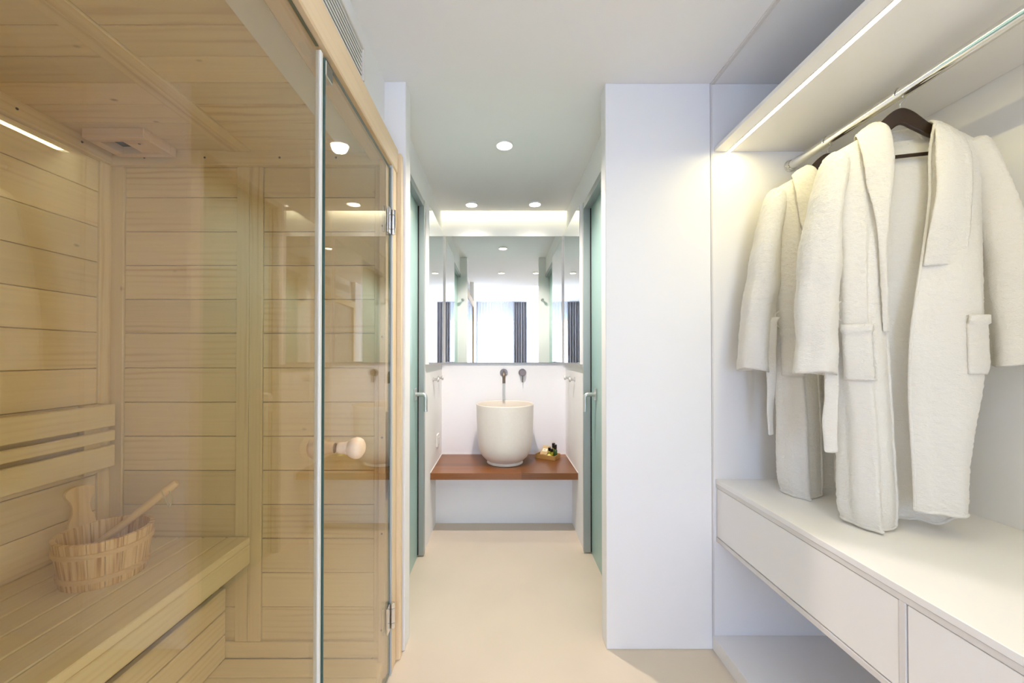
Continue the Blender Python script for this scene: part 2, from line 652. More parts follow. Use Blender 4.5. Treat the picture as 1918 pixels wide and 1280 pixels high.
box('wall_panel', 3.0, 3.1, -2.6, -0.8, 2.3, 2.52, 'plaster', wbr)
box('wall_panel', 3.0, 3.1, -2.6, -0.8, 0, 0.35, 'plaster', wbr)
finish(box('wall_bedroom_near_left', -3.2, -1.75, -0.45, -0.35, 0, 2.6, 'plaster'), 'bedroom side of the wall beside the sauna', 'wall', kind=ST)
finish(box('wall_bedroom_near_right', 1.575, 3.1, -0.45, -0.35, 0, 2.6, 'plaster'), 'bedroom side of the wall beside the wardrobe', 'wall', kind=ST)

# ------------------------------------------------------------------ frosted doors


def frosted_door(name, s, xg, xi, xw, yj0, yj1, label):
    """s=-1 left, +1 right; xg glass face, xw corridor wall face"""
    d = finish(empty(name, (xg, 2.1, 0)), label, 'door', kind=ST)
    ye = yj0
    a, b = sorted((xg, xg + s * 0.012))
    box('glass_pane', a, b, 1.70, ye + 0.02, 0.002, 2.16, 'frosted', d)
    a, b = sorted((xw, xg))
    box('door_jamb', min(a, xw - s * 0.003, xg), max(b, xw - s * 0.003, xg), ye, yj1, 0.005, 2.188, 'aluminium', d, bev=0.001)
    box('door_lintel', min(a, b), max(a, b), 1.714, ye, 2.150, 2.188, 'aluminium', d, bev=0.001)
    box('rubber_gasket', min(xg, xg - s * 0.006), max(xg, xg - s * 0.006), ye - 0.006, ye, 0.012, 2.15, 'dark_gap', d)
    h = empty('handle', (xg, 2.31, 0.995))
    h.parent = d
    h.location = Vector((xg, 2.31, 0.995)) - d.location
    a, b = sorted((xg, xg - s * 0.008))
    box('backplate', a, b, 2.285, 2.335, 0.965, 1.035, 'satin_steel', h, bev=0.0015)
    pts = [(xg - s * 0.006, 2.31, 1.0)]
    pts += [(xg - s * 0.035, 2.31, 1.0)]
    for k in range(0, 7):
        aa = R(90 * k / 6)
        pts.append((xg - s * (0.045 + 0.02 * math.sin(aa)), 2.31, 0.98 + 0.02 * math.cos(aa)))
    pts.append((xg - s * 0.065, 2.31, 0.898))
    hl = h.location + d.location
    v, f = tube_vf([Vector(p) - hl for p in pts], 0.0118, 16)
    o = link('lever', mesh_from(v, f), 'satin_steel')
    o.parent = h
    auto_smooth(o, 50)
    return d


frosted_door('door_1', -1, -0.513, None, XL + 0.004, 2.392, 2.43, 'frosted green glass sliding door on the left with steel handle')
frosted_door('door_2', 1, 0.561, None, XR - 0.004, 2.43, 2.455, 'frosted green glass sliding door on the right with steel handle')

# ------------------------------------------------------------------ sauna shell
XS0, XS1, YS = -1.503, -0.437, 1.500
JZ = [1.957, 1.840, 1.708, 1.577, 1.446, 1.315, 1.182, 1.050, 0.919, 0.788, 0.657, 0.528, 0.397, 0.266, 0.138]
we = finish(empty('wall_sauna_end', (-1.0, 1.51, 0)), 'far sauna wall of horizontal pale spruce planks', 'wall', kind=ST)
box('backing', -1.56, -0.50, 1.513, 1.628, 0.0, 2.05, 'spruce', we)
for (a, b) in ((-1.452, -1.018), (-0.918, -0.487)):
    for z1, z0 in zip(JZ[:-1], JZ[1:]):
        board('plank', a + .001, b - .001, YS + random.uniform(0, .0015), YS + 0.013, z0 + .0012, z1 - .0012, 'spruce', we, axis='X')
for (a, b) in ((XS0, -1.452), (-1.018, -0.969), (-0.969, -0.918), (-0.487, -0.462)):
    board('batten', a + .0008, b - .0008, YS - 0.006, YS + 0.013, 0.138, 1.957, 'spruce', we, axis='Z')
board('skirting', XS0, XS1 - .02, YS - 0.008, YS + 0.013, 0.078, 0.1375, 'spruce', we, axis='X')
board('crown_batten', XS0, XS1 - .02, YS - 0.022, YS + 0.013, 1.957, 2.012, 'spruce', we, axis='X')
board('jamb_batten', -0.462, -0.436, 1.468, 1.513, 0.02, 2.01, 'spruce_frame', we, axis='Z')
sv, sf = lathe_vf([(0.0, 0.0), (0.0042, 0.0), (0.0036, 0.0015), (0.0, 0.0018)], 10)
SCREW = mesh_from(sv, sf, False)
SCREW.materials.append(MATS['screw_steel'])


def screw(parent, loc, rot):
    return link('screw', SCREW, None, parent, loc, rot)


for x in (-1.36, -1.13, -0.845, -0.63):
    screw(we, (x, YS - 0.022, 1.984), (R(90), 0, 0))
for z in (0.20, 0.56, 0.92, 1.30, 1.72):
    screw(we, (-0.449, 1.468, z), (R(90), 0, 0))

wsl = finish(empty('wall_sauna_left', (-1.51, 0.8, 0)), 'long sauna wall of horizontal spruce planks behind the bench', 'wall', kind=ST)
box('backing', -1.56, -1.516, 0.18, 1.513, 0, 2.05, 'spruce', wsl)
for z1, z0 in zip(JZ[:-1], JZ[1:]):
    board('plank', -1.516, XS0 - random.uniform(0, .0015), 0.185, 1.449, z0 + .0012, z1 - .0012, 'spruce', wsl, axis='Y')
board('batten', -1.516, XS0 + 0.006, 1.450, YS - 0.006, 0.138, 1.957, 'spruce', wsl, axis='Z')
board('crown_batten', -1.516, XS0 + 0.022, 0.185, YS - 0.022, 1.957, 2.012, 'spruce', wsl, axis='Y')
for y in (1.37, 1.185, 1.0):
    screw(wsl, (XS0 + 0.022, y, 1.984), (0, R(90), 0))

cs = finish(empty('ceiling_sauna', (-1.0, 0.8, 2.02)), 'sauna ceiling of spruce boards with two long battens', 'ceiling', kind=ST)
box('backing', -1.56, -0.5, 0.18, 1.513, 2.026, 2.05, 'spruce', cs)
y1 = 1.499
for k in range(14):
    y0 = y1 - 0.097
    for (a, b) in ((XS0, -1.045), (-0.955, -0.44)):
        board('plank', a + .001, b - .001, max(y0, .185) + .001, y1 - .001, 2.012, 2.026, 'spruce', cs, axis='X')
    y1 = y0
    if y1 < 0.25:
        break
board('batten', -1.044, -1.0005, 0.185, YS - .023, 2.006, 2.026, 'spruce', cs, axis='Y')
board('batten', -0.9995, -0.956, 0.185, YS - .023, 2.006, 2.026, 'spruce', cs, axis='Y')
board('edge_batten', -0.476, -0.442, 0.185, YS - .03, 1.985, 2.012, 'spruce', cs, axis='Y')

fs = finish(empty('floor_sauna', (-0.75, 0.8, 0)), 'raised sauna floor of wide spruce slats', 'floor', kind=ST)
box('backing', -1.50, -0.45, 0.20, 1.49, 0.001, 0.05, 'spruce', fs)
y1 = YS - 0.009
for k in range(14):
    y0 = y1 - 0.088
    board('slat', -1.05, -0.445, y0 + .002, y1 - .002, 0.052, 0.078, 'spruce_bench', fs, axis='X', bev=.002)
    y1 = y0

# timber frame around the glass
t1 = finish(empty('trim_1', (-0.45, 1.55, 0)), 'pale timber frame round the sauna glass front', 'trim', kind=ST)
board('header', -0.499, -0.420, 0.20, 1.579, 1.971, 2.066, 'spruce_frame', t1, bev=.004, axis='Y')
board('post', -0.499, -0.424, 1.5195, 1.5785, 0.0, 1.970, 'spruce_frame', t1, bev=.004, axis='Z')
board('cover_strip', -0.499, -0.408, 1.580, 1.612, 0.0, 2.055, 'spruce_frame', t1, bev=.004, axis='Z')
board('post', -0.499, -0.424, 0.19, 0.27, 0.0, 1.970, 'spruce_frame', t1, bev=.004, axis='Z')
box('metal_channel', -0.452, -0.424, 1.5075, 1.519, 0.0, 1.970, 'grey_paint', t1, bev=.001)

# ------------------------------------------------------------------ glass front


def pane(name, x0, x1, y0, y1, z0, z1, mat, parent):
    o = box(name, x0, x1, y0, y1, z0, z1, mat, None)
    me = o.data.copy()
    o.data = me
    me.materials.append(MATS['glass_edge'])
    for p in me.polygons:
        if abs(p.normal.x) < 0.5 and not (p.normal.y > 0.5 and y1 < 1.0):   # the sealed edge stays clear
            p.material_index = 1
    if parent:
        w = o.location.copy()
        o.parent = parent
        o.location = w - parent.location
    return o


fg = finish(empty('glass_panel', (-0.435, 0.6, 0)), 'fixed clear glass panel of the sauna in front of bench', 'glass panel')
pane('glass_sheet', -0.444, -0.436, 0.271, 0.925, 0.012, 1.968, 'sauna_glass', fg)
box('edge_seal', -0.4455, -0.4318, 0.9255, 0.9385, 0.012, 1.962, 'seal', fg, bev=.002)
box('glass_clip', -0.462, -0.445, 0.880, 0.908, 1.928, 1.946, 'clear_glass', fg, bev=.002)
gd = finish(empty('glass_door', (-0.435, 1.2, 0)), 'clear glass sauna door with round wooden knob and chrome hinges', 'door')
pane('glass_sheet', -0.436, -0.428, 0.943, 1.503, 0.012, 1.955, 'sauna_glass', gd)
box('door_catch', -0.452, -0.428, 0.946, 0.985, 1.915, 1.953, 'satin_steel', gd, bev=.002)


def hinge(z):
    h = empty('hinge', (0, 0, 0))
    h.parent = gd
    h.location = Vector((-0.43, 1.50, z)) - gd.location
    box('hinge_leaf', -0.431, -0.424, 1.462, 1.494, z - .05, z + .05, 'chrome', None, bev=.0015)
    o = bpy.context.scene.objects[-1] if False else COL.objects[-1]
    o.parent = h
    o.location = Vector((-0.4275, 1.478, z)) - Vector((-0.43, 1.50, z))
    box('rear_leaf', -0.446, -0.439, 1.462, 1.494, z - .05, z + .05, 'chrome', None, bev=.0015)
    o = COL.objects[-1]
    o.parent = h
    o.location = Vector((-0.4425, 1.478, z)) - Vector((-0.43, 1.50, z))
    parts = []
    for a, b in ((-.048, -.028), (-.027, .027), (.028, .048)):
        parts.append(lathe_vf([(0.0, a), (0.0075, a), (0.0085, a + .001), (0.0085, b - .001), (0.0075, b), (0.0, b)], 18, T(0.012, 0.006, 0)))
    o = link('knuckle', merged(parts), 'chrome')
    o.parent = h
    auto_smooth(o, 40)


hinge(1.745)
hinge(0.232)
kp = [(0.0135, 0.0), (0.0145, 0.001), (0.0150, 0.010), (0.0155, 0.020), (0.0175, 0.0235), (0.0165, 0.026), (0.0215, 0.031), (0.0265, 0.040), (0.0285, 0.048),
      (0.0275, 0.056), (0.0235, 0.063), (0.016, 0.068), (0.007, 0.0702), (0.0, 0.0705)]
for s, nm in ((1, 'outer_knob'), (-1, 'inner_knob')):
    v, f = lathe_vf(kp, 32, roty(R(90 * s)))
    o = link(nm, mesh_from(v, f), 'birch', gd, (-0.431 if s > 0 else -0.439, 1.030, 0.985))

# slatted air grille above the header
gr = finish(empty('air_grille', (-0.488, 0.7, 2.24)), 'white slatted air grille in the wall above sauna header', 'air grille')
box('backing', -0.4908, -0.4895, 0.25, 1.358, 2.190, 2.296, 'dark_gap', gr)
for k in range(7):
    z = 2.192 + k * 0.0160
    box('slat', -0.4895, -0.4862, 0.252, 1.356, z, z + 0.0088, 'white_plastic', gr, bev=.0008)
box('frame_end', -0.4895, -0.480, 1.352, 1.362, 2.190, 2.300, 'white_plastic', gr, bev=.001)
box('frame_rail', -0.4895, -0.480, 0.25, 1.362, 2.300, 2.308, 'white_plastic', gr, bev=.001)

# ------------------------------------------------------------------ sauna furniture
bn = finish(empty('sauna_bench', (-1.25, 0.85, 0.08)), 'pale slatted sauna bench along the left wall', 'bench')
edges = [XS0 + 0.004 + k * 0.0908 for k in range(7)]
for a, b in zip(edges[:-1], edges[1:]):
    board('seat_slat', a + .0028, b - .0028, 0.20, 1.492, 0.511, 0.538, 'spruce_bench', bn, axis='Y', bev=.003)
board('apron', -0.984, -0.957, 0.20, 1.492, 0.437, 0.510, 'spruce_bench', bn, axis='Y', bev=.003)
for y in (0.25, 0.85, 1.45):
    board('bearer', -1.48, -0.985, y - .02, y + .02, 0.45, 0.510, 'spruce_bench', bn, axis='X')
for z0, z1 in ((0.262, 0.345), (0.173, 0.256), (0.079, 0.167)):
    board('front_slat', -1.070, -1.047, 0.20, 1.490, z0, z1, 'spruce_bench', bn, axis='Y', bev=.003)
for y in (0.3, 1.47):
    board('leg', -1.11, -1.071, y - .018, y + .018, 0.079, 0.45, 'spruce_bench', bn, axis='Z')

br = finish(empty('backrest', (-1.47, 0.85, 0.93)), 'three spruce backrest slats fixed to the sauna wall', 'backrest')
for z0, z1 in ((0.964, 1.046), (0.9105, 0.949), (0.814, 0.894)):
    board('slat', -1.478, -1.458, 0.20, 1.476, z0, z1, 'spruce_bench', br, axis='Y', bev=.003)
for y in (0.35, 1.42):
    board('support', XS0, -1.479, y - .035, y + .035, 0.80, 1.05, 'spruce', br, axis='Z')

vb = finish(empty('ceiling_vent', (-1.335, 1.395, 2.0)), 'small square wooden vent box on the sauna ceiling', 'vent')
X0, X1, Y0, Y1, Z0, Z1 = -1.440, -1.228, 1.330, 1.466, 1.977, 2.0115
board('frame_side', X0, X1, Y0, Y0 + .028, Z0, Z1, 'spruce_frame', vb, axis='X')
board('frame_side', X0, X1, Y1 - .026, Y1, Z0, Z1, 'spruce_frame', vb, axis='X')
board('frame_side', X0, X0 + .035, Y0 + .028, Y1 - .026, Z0, Z1, 'spruce_frame', vb, axis='Y')
board('frame_side', X1 - .035, X1, Y0 + .028, Y1 - .026, Z0, Z1, 'spruce_frame', vb, axis='Y')
board('slide_plate', X0 + .105, X1 - .035, Y0 + .028, Y1 - .026, Z0 + .006, Z0 + .014, 'spruce_frame', vb, axis='X')
box('vent_duct', X0 + .035, X0 + .105, Y0 + .028, Y1 - .026, Z1 - .006, Z1 - .001, 'dark_gap', vb)
screw(vb, (X1 - .06, Y0 + .05, Z0 + .0055), (R(180), 0, 0))

# ---- bucket
BX, BY, BZ, BH, RB, RT = -1.250, 1.236, 0.5385, 0.142, 0.099, 0.117
bk = finish(empty('sauna_bucket', (BX, BY, BZ)), 'round wooden stave bucket with tall handle stave on the bench', 'bucket')
NST = 18
ear = R(165)


def stave(a0, a1, h0, h1, mat):
    v, f = [], []
    na, nz = 4, 5
    for side in (0, 1):
        for i in range(nz + 1):
            z = h0 + (h1 - h0) * i / nz
            r = RB + (RT - RB) * z / BH - side * 0.012
            for j in range(na + 1):
                a = a0 + (a1 - a0) * j / na
                d = 0.0
                if side == 0 and j in (0, na):
                    d = -0.0010
                v.append(((r + d) * math.cos(a), (r + d) * math.sin(a), z))
    w = na + 1
    o = (nz + 1) * w
    for i in range(nz):
        for j in range(na):
            q = i * w + j
            f.append((q, q + 1, q + w + 1, q + w))
            f.append((o + q, o + q + w, o + q + w + 1, o + q + 1))
    for j in range(na):
        f.append((j, o + j, o + j + 1, j + 1))
        q = nz * w + j
        f.append((q, q + 1, o + q + 1, o + q))
    for i in range(nz):
        q = i * w
        f.append((q, q + w, o + q + w, o + q))
        q = i * w + na
        f.append((q, o + q, o + q + w, q + w))
    return v, f


def zgrain(v, f):
    """turn a z-up piece so its grain (local X) follows world Z"""
    M = roty(R(-90))
    return [M @ Vector(p) for p in v], f


for k in range(NST):
    a0 = ear - math.pi / NST + 2 * math.pi * k / NST
    v, f = stave(a0 + .006, a0 + 2 * math.pi / NST - .006, 0, BH, 'spruce_bucket')
    v, f = zgrain(v, f)
    o = link('stave', mesh_from(v, f, False), 'pine_stave', bk, (BX, BY, BZ), (0, R(90), 0))
    auto_smooth(o, 30)
# tall handle stave
prof = [(0.0, 0.034), (0.02, 0.033), (0.045, 0.024), (0.070, 0.022), (0.088, 0.027), (0.102, 0.035), (0.112, 0.037), (0.121, 0.034), (0.1275, 0.026), (0.131, 0.014), (0.1318, 0.002)]
pl = resample([(0, w, z) for z, w in prof], 40)
v, f = [], []
for side in (0.006, -0.006):
    for p in pl:
        v.append((side, -p.y, p.z))
        v.append((side, p.y, p.z))
n2 = len(pl) * 2
for i in range(len(pl) - 1):
    a = 2 * i
    f += [(a, a + 1, a + 3, a + 2), (n2 + a, n2 + a + 2, n2 + a + 3, n2 + a + 1), (a, a + 2, n2 + a + 2, n2 + a), (a + 1, n2 + a + 1, n2 + a + 3, a + 3)]
f += [(0, n2, n2 + 1, 1), (n2 - 2, n2 - 1, 2 * n2 - 1, 2 * n2 - 2)]
v, f = zgrain([Vector(p) for p in v], f)
rr = RT - 0.0065
o = link('handle_stave', mesh_from(v, f, False), 'spruce_bucket', bk, (BX + rr * math.cos(ear), BY + rr * math.sin(ear), BZ + BH - 0.006))
o.rotation_euler = (Matrix.Rotation(ear, 3, 'Z') @ Matrix.Rotation(R(6), 3, 'Y') @ Matrix.Rotation(R(90), 3, 'Y')).to_euler()
md = o.modifiers.new('bevel', 'BEVEL')
md.width = 0.002
md.segments = 2
md.angle_limit = R(50)
for zc in (0.030, 0.105):
    r0 = RB + (RT - RB) * (zc - .008) / BH
    r1 = RB + (RT - RB) * (zc + .008) / BH
    v, f = lathe_vf([(r0 - .001, zc - .008), (r0 + .004, zc - .007), (r1 + .004, zc + .007), (r1 - .001, zc + .008)], 64)
    auto_smooth(link('hoop', mesh_from(v, f), 'spruce_bucket', bk, (BX, BY, BZ)), 40)
v, f = lathe_vf([(0.0, 0.012), (RB - .010, 0.012), (RB - .010, 0.022), (0, 0.022)], 40)
link('bucket_floor', mesh_from(v, f, False), 'spruce_bucket', bk, (BX, BY, BZ))

# ---- ladle
A, B = Vector((-1.300, 1.238, 0.612)), Vector((-1.104, 1.330, 0.798))
ld = finish(empty('sauna_ladle', tuple(A)), 'long handled wooden ladle leaning in the sauna bucket', 'ladle')
D = (B - A)
L = D.length
q = D.to_track_quat('X', 'Z')
v, f = tube_vf([(L * t, 0, 0) for t in (0, .1, .3, .5, .7, .85, .97, 1.0)], [.0125, .0125, .012, .0118, .0125, .0135, .013, .010], 14)
o = link('handle', mesh_from(v, f), 'spruce_bucket', ld, tuple(A))
o.rotation_euler = q.to_euler()
auto_smooth(o, 50)
v, f = lathe_vf([(0.0, -0.022), (0.018, -0.020), (0.027, -0.008), (0.030, 0.010), (0.026, 0.010), (0.022, -0.006), (0.0, -0.016)], 24)
link('cup', mesh_from(v, f), 'spruce_bucket', ld, (-1.300, 1.236, 0.592))
P0 = A + D * 0.84
pts = [P0 + Vector((0.002, -0.012, 0.010)), P0 + Vector((0.010, -0.014, -0.004)), P0 + Vector((0.020, -0.012, -0.028)), P0 + Vector((0.026, -0.010, -0.046)),
       P0 + Vector((0.032, -0.008, -0.030)), P0 + Vector((0.030, -0.006, -0.012)), P0 + Vector((0.016, 0.0, 0.012))]
v, f = tube_vf([p - A for p in resample(pts, 26)], 0.0016, 8)
link('string_loop', mesh_from(v, f), 'string', ld, tuple(A))

# ------------------------------------------------------------------ niche: mirrors, shelf, basin
MZ0, MZ1 = 1.173, 2.195
mb = finish(empty('mirror', (0.02, YB - .02, MZ0)), 'large wall mirror behind the basin reflecting the bedroom window', 'mirror')
box('mirror_backing', XL + 0.033, XR - 0.033, YB - 0.020, YB - 0.001, MZ0, MZ1, 'aluminium', mb, bev=.001)
box('mirror_pane', XL + 0.034, XR - 0.034, YB - 0.0222, YB - 0.0201, MZ0 + .002, MZ1 - .002, 'mirror_silver', mb)

for a, b in ((XL + 0.0238, XL + 0.0328), (XR - 0.0328, XR - 0.0238)):
    box('corner_strip', a, b, YB - 0.0335, YB - 0.001, MZ0, MZ1, 'white_plastic', mb, bev=.001)


def side_mirror(s, xw, label):
    m = finish(empty('side_mirror', (xw, 2.8, MZ0)), label, 'mirror')
    a, b = sorted((xw - s * 0.001, xw - s * 0.0215))
    box('mirror_cabinet', a, b, 2.470, YB - 0.002, MZ0, MZ1, 'melamine', m, bev=.001)
    a, b = sorted((xw - s * 0.0216, xw - s * 0.0236))
    box('mirror_pane', a, b, 2.474, YB - 0.034, MZ0 + .003, MZ1 - .003, 'mirror_silver', m)


side_mirror(-1, XL, 'narrow frameless mirror panel on the left wall of basin niche')
side_mirror(1, XR, 'narrow frameless mirror panel on the right wall of basin niche')

sh = finish(empty('basin_shelf', (0.02, 2.9, 0.41)), 'thick dark orange-brown wooden shelf carrying the basin', 'shelf')
ys = [2.645, 2.73, 2.815, 2.90, 2.985, 3.07, YB - .001]
for a, b in zip(ys[:-1], ys[1:]):
    xa = XL + 0.001
    cuts = [xa, XL + random.uniform(.3, .7), XR - 0.001]
    for p, r_ in zip(cuts[:-1], cuts[1:]):
        board('stave_board', p, r_, a, b, 0.389, 0.433, 'iroko', sh, axis='X', bev=0.0)
finish(box('trim_2', XL, XL + 0.004, 2.65, YB, 0.433, 0.438, 'white_plastic'), 'white sealant bead along the left end of basin shelf', 'trim', kind=ST)
finish(box('trim_3', XR - 0.004, XR, 2.65, YB, 0.433, 0.438, 'white_plastic'), 'white sealant bead along the right end of basin shelf', 'trim', kind=ST)
finish(box('trim_4', XL, XR, YB - 0.005, YB, 0.433, 0.438, 'white_plastic'), 'white sealant bead along the back of basin shelf', 'trim', kind=ST)

SX, SY, SZ = 0.027, 2.920, 0.4335
sk = finish(empty('basin', (SX, SY, SZ)), 'tall round cream vessel basin standing on the wooden shelf', 'basin')
op = [(0.0, 0.0), (0.130, 0.0), (0.134, 0.002), (0.134, 0.007), (0.127, 0.013), (0.124, 0.018), (0.130, 0.022), (0.148, 0.034), (0.168, 0.054), (0.184, 0.082),
      (0.194, 0.115), (0.201, 0.160), (0.2065, 0.230), (0.2105, 0.320), (0.2130, 0.400), (0.2140, 0.433)]
ip = [(0.2135, 0.4375), (0.2115, 0.4390), (0.2090, 0.4380), (0.2075, 0.4340), (0.206, 0.400), (0.203, 0.320), (0.198, 0.230), (0.190, 0.160), (0.172, 0.110),
      (0.130, 0.080), (0.070, 0.068), (0.0, 0.064)]
v, f = lathe_vf([(p.x, p.z) for p in resample([(r_, 0, z) for r_, z in op[3:]], 60)], 96)
ov = lathe_vf(op[:4], 96)
iv = lathe_vf([op[-1]] + ip, 96)
o = link('bowl', merged([ov, (v, f), iv]), 'solid_surface', sk, (SX, SY, SZ))
auto_smooth(o, 60)
v, f = lathe_vf([(0, 0.0705), (0.022, 0.0705), (0.024, 0.0685), (0.024, 0.064)], 24)
link('drain', mesh_from(v, f), 'bronze', o, (SX, SY, SZ))

# taps
tp = finish(empty('basin_tap', (0.020, YB, 1.094)), 'wall mounted bronze spout above the basin', 'tap')
v, f = lathe_vf([(0.0, 0.0), (0.030, 0.0), (0.0305, 0.001), (0.0305, 0.008), (0.029, 0.010), (0.0, 0.010)], 36, T(0.020, YB, 1.094) @ rotx(R(90)))
auto_smooth(link('flange', mesh_from([p - tp.location for p in v], f), 'bronze', tp, tuple(tp.location)), 40)
pts = [(0, -0.008, 0), (0, -0.10, 0)] + [(0, -0.10 - 0.035 * math.sin(R(a)), -0.035 + 0.035 * math.cos(R(a))) for a in range(10, 91, 10)] + [(0, -0.135, -0.078)]
v, f = tube_vf(pts, 0.0115, 16)
auto_smooth(link('spout', mesh_from(v, f), 'bronze', tp, tuple(tp.location)), 50)
vl = finish(empty('tap_valve', (0.170, YB, 1.094)), 'round bronze tap valve with pin lever beside the spout', 'tap')
v, f = lathe_vf([(0.0, 0.0), (0.030, 0.0), (0.0305, 0.001), (0.0305, 0.008), (0.029, 0.010), (0.024, 0.010), (0.024, 0.042), (0.0225, 0.044), (0, 0.044)], 36, rotx(R(90)))
auto_smooth(link('valve_body', mesh_from(v, f), 'bronze', vl, tuple(vl.location)), 40)
v, f = tube_vf([(0, -0.032, -0.018), (0, -0.032, -0.078)], 0.0042, 12)
auto_smooth(link('lever', mesh_from(v, f), 'bronze', vl, tuple(vl.location)), 50)


def hook(loc, rot, label):
    h = finish(empty('robe_hook', loc), label, 'hook')
    M = rot
    v, f = lathe_vf([(0, 0), (0.016, 0), (0.016, 0.004), (0.0085, 0.005), (0.0085, 0.028), (0.016, 0.029), (0.0165, 0.031), (0.0165, 0.038), (0.0155, 0.040), (0, 0.040)], 24, M)
    auto_smooth(link('peg', mesh_from(v, f), 'satin_steel', h, loc), 40)
    v, f = lathe_vf([(0, 0.0402), (0.010, 0.0402), (0.011, 0.0412), (0.0, 0.0414)], 20, M)
    link('cap', mesh_from(v, f), 'satin_steel', h, loc)


hook((XL, 2.76, 1.060), roty(R(90)), 'steel peg hook on left niche wall, the one nearer the door')
hook((XL, 2.97, 1.060), roty(R(90)), 'steel peg hook on left niche wall, the one nearer the mirror corner')
hook((XR, 2.76, 1.060), roty(R(-90)), 'steel peg hook on right niche wall, the one nearer the door')
hook((XR, 2.97, 1.060), roty(R(-90)), 'steel peg hook on right niche wall, the one nearer the mirror corner')
hook((-0.450, 1.714, 1.880), rotx(R(-90)), 'steel peg on the back of left wall end, seen in the mirror')
hook((0.480, 1.714, 1.880), rotx(R(-90)), 'steel peg on the back of right wall panel, seen in the mirror')

so = finish(empty('wall_socket', (XL, 2.93, 0.597)), 'white power socket low on the left niche wall', 'socket')
box('face_plate', XL, XL + 0.011, 2.885, 2.975, 0.552, 0.642, 'white_plastic', so, bev=.003, seg=2)
box('socket_insert', XL + 0.011, XL + 0.015, 2.905, 2.955, 0.572, 0.622, 'white_plastic', so, bev=.002)

# tray with toiletries
TR = R(-32)
ex, ey = Vector((math.cos(TR), math.sin(TR), 0)), Vector((-math.sin(TR), math.cos(TR), 0))
TC = Vector((0.362, 3.040, 0.4335))
ty = finish(empty('toiletry_tray', tuple(TC), rot=(0, 0, TR)), 'small bamboo tray on the shelf right of the basin', 'tray')


def loc_box(name, x0, x1, y0, y1, z0, z1, mat, parent, bev=0.0, axis='X'):
    d = (x1 - x0, y1 - y0, z1 - z0)
    rot = (0, 0, 0)
    if axis == 'Y':
        d = (d[1], d[0], d[2])
        rot = (0, 0, R(90))
    o = link(name, box_mesh(d[0], d[1], d[2], bev, mat))
    o.parent = parent
    o.location = ((x0 + x1) / 2, (y0 + y1) / 2, (z0 + z1) / 2)
    o.rotation_euler = rot
    return o


loc_box('tray_base', -.078, .078, -.053, .053, 0, .005, 'bamboo', ty)
loc_box('tray_rim', -.080, .080, -.056, -.050, 0, .034, 'bamboo', ty, .0015)
loc_box('tray_rim', -.080, .080, .050, .056, 0, .034, 'bamboo', ty, .0015)
loc_box('tray_rim', -.082, -.076, -.050, .050, 0, .034, 'bamboo', ty, .0015, 'Y')
loc_box('tray_rim', .076, .082, -.050, .050, 0, .034, 'bamboo', ty, .0015, 'Y')


def on_tray(x, y, z=0.0):
    return TC + ex * x + ey * y + Vector((0, 0, z + 0.0052))


def bottle(x, y, h, r, liquid, label, tilt=None):
    p = on_tray(x, y)
    b = finish(empty('toiletry_bottle', tuple(p)), label, 'bottle', 'small toiletry bottles on the tray')
    hb = h * 0.66
    v, f = lathe_vf([(0, 0), (r * .9, 0), (r, .002), (r, hb * .85), (r * .85, hb * .95), (r * .5, hb), (r * .5, hb + .004)], 20)
    fl = auto_smooth(link('flask', mesh_from(v, f), liquid, b, tuple(p)), 40)
    v, f = lathe_vf([(r * .5, hb + .003), (r * .78, hb + .003), (r * .8, hb + .004), (r * .8, h - .001), (r * .72, h), (0, h)], 20)
    auto_smooth(link('cap', mesh_from(v, f), 'black_plastic', fl, tuple(p)), 40)


bottle(0.035, 0.030, 0.108, 0.0155, 'olive_liquid', 'tallest olive bottle with black cap at the back of the tray')
bottle(0.060, 0.008, 0.104, 0.0145, 'green_liquid', 'tall dark green bottle with black cap at the tray right end')
bottle(0.012, 0.002, 0.077, 0.0135, 'olive_liquid', 'short olive bottle with black cap nearest the paper box')
bottle(0.040, -0.014, 0.074, 0.0135, 'olive_liquid', 'short olive bottle with black cap behind the round soap')
p = on_tray(0.028, -0.037, 0.019)
sp = finish(empty('soap', tuple(p)), 'round yellow-green wrapped soap standing in the tray front', 'soap')
v, f = lathe_vf([(0, -.008), (.015, -.008), (.0185, -.005), (.019, 0), (.0185, .005), (.015, .008), (0, .008)], 28, Matrix.Rotation(TR, 4, 'Z') @ rotx(R(80)))
sc_ = link('soap_cake', mesh_from(v, f), 'soap', sp, tuple(p))
v, f = lathe_vf([(0, .0085), (.010, .0085), (.0105, .0080)], 24, Matrix.Rotation(TR, 4, 'Z') @ rotx(R(80)))
link('soap_label', mesh_from(v, f), 'paper', sc_, tuple(p))
p = on_tray(-0.040, 0.000, 0.0150)
kb = finish(empty('amenity_box', tuple(p), rot=(R(-52), 0, TR)), 'kraft paper toiletry box with pale label leaning in the tray', 'box')
loc_box('carton', -.030, .030, -.004, .018, 0, .088, 'kraft', kb, .001)
loc_box('paper_label', -.020, .020, -.0046, -.0041, .030, .058, 'paper', kb)
for k_ in range(3):
    loc_box('label_print', -.010, .010 - .003 * k_, -.0049, -.0047, .040 + .004 * k_, .0415 + .004 * k_, 'olive_liquid', kb)

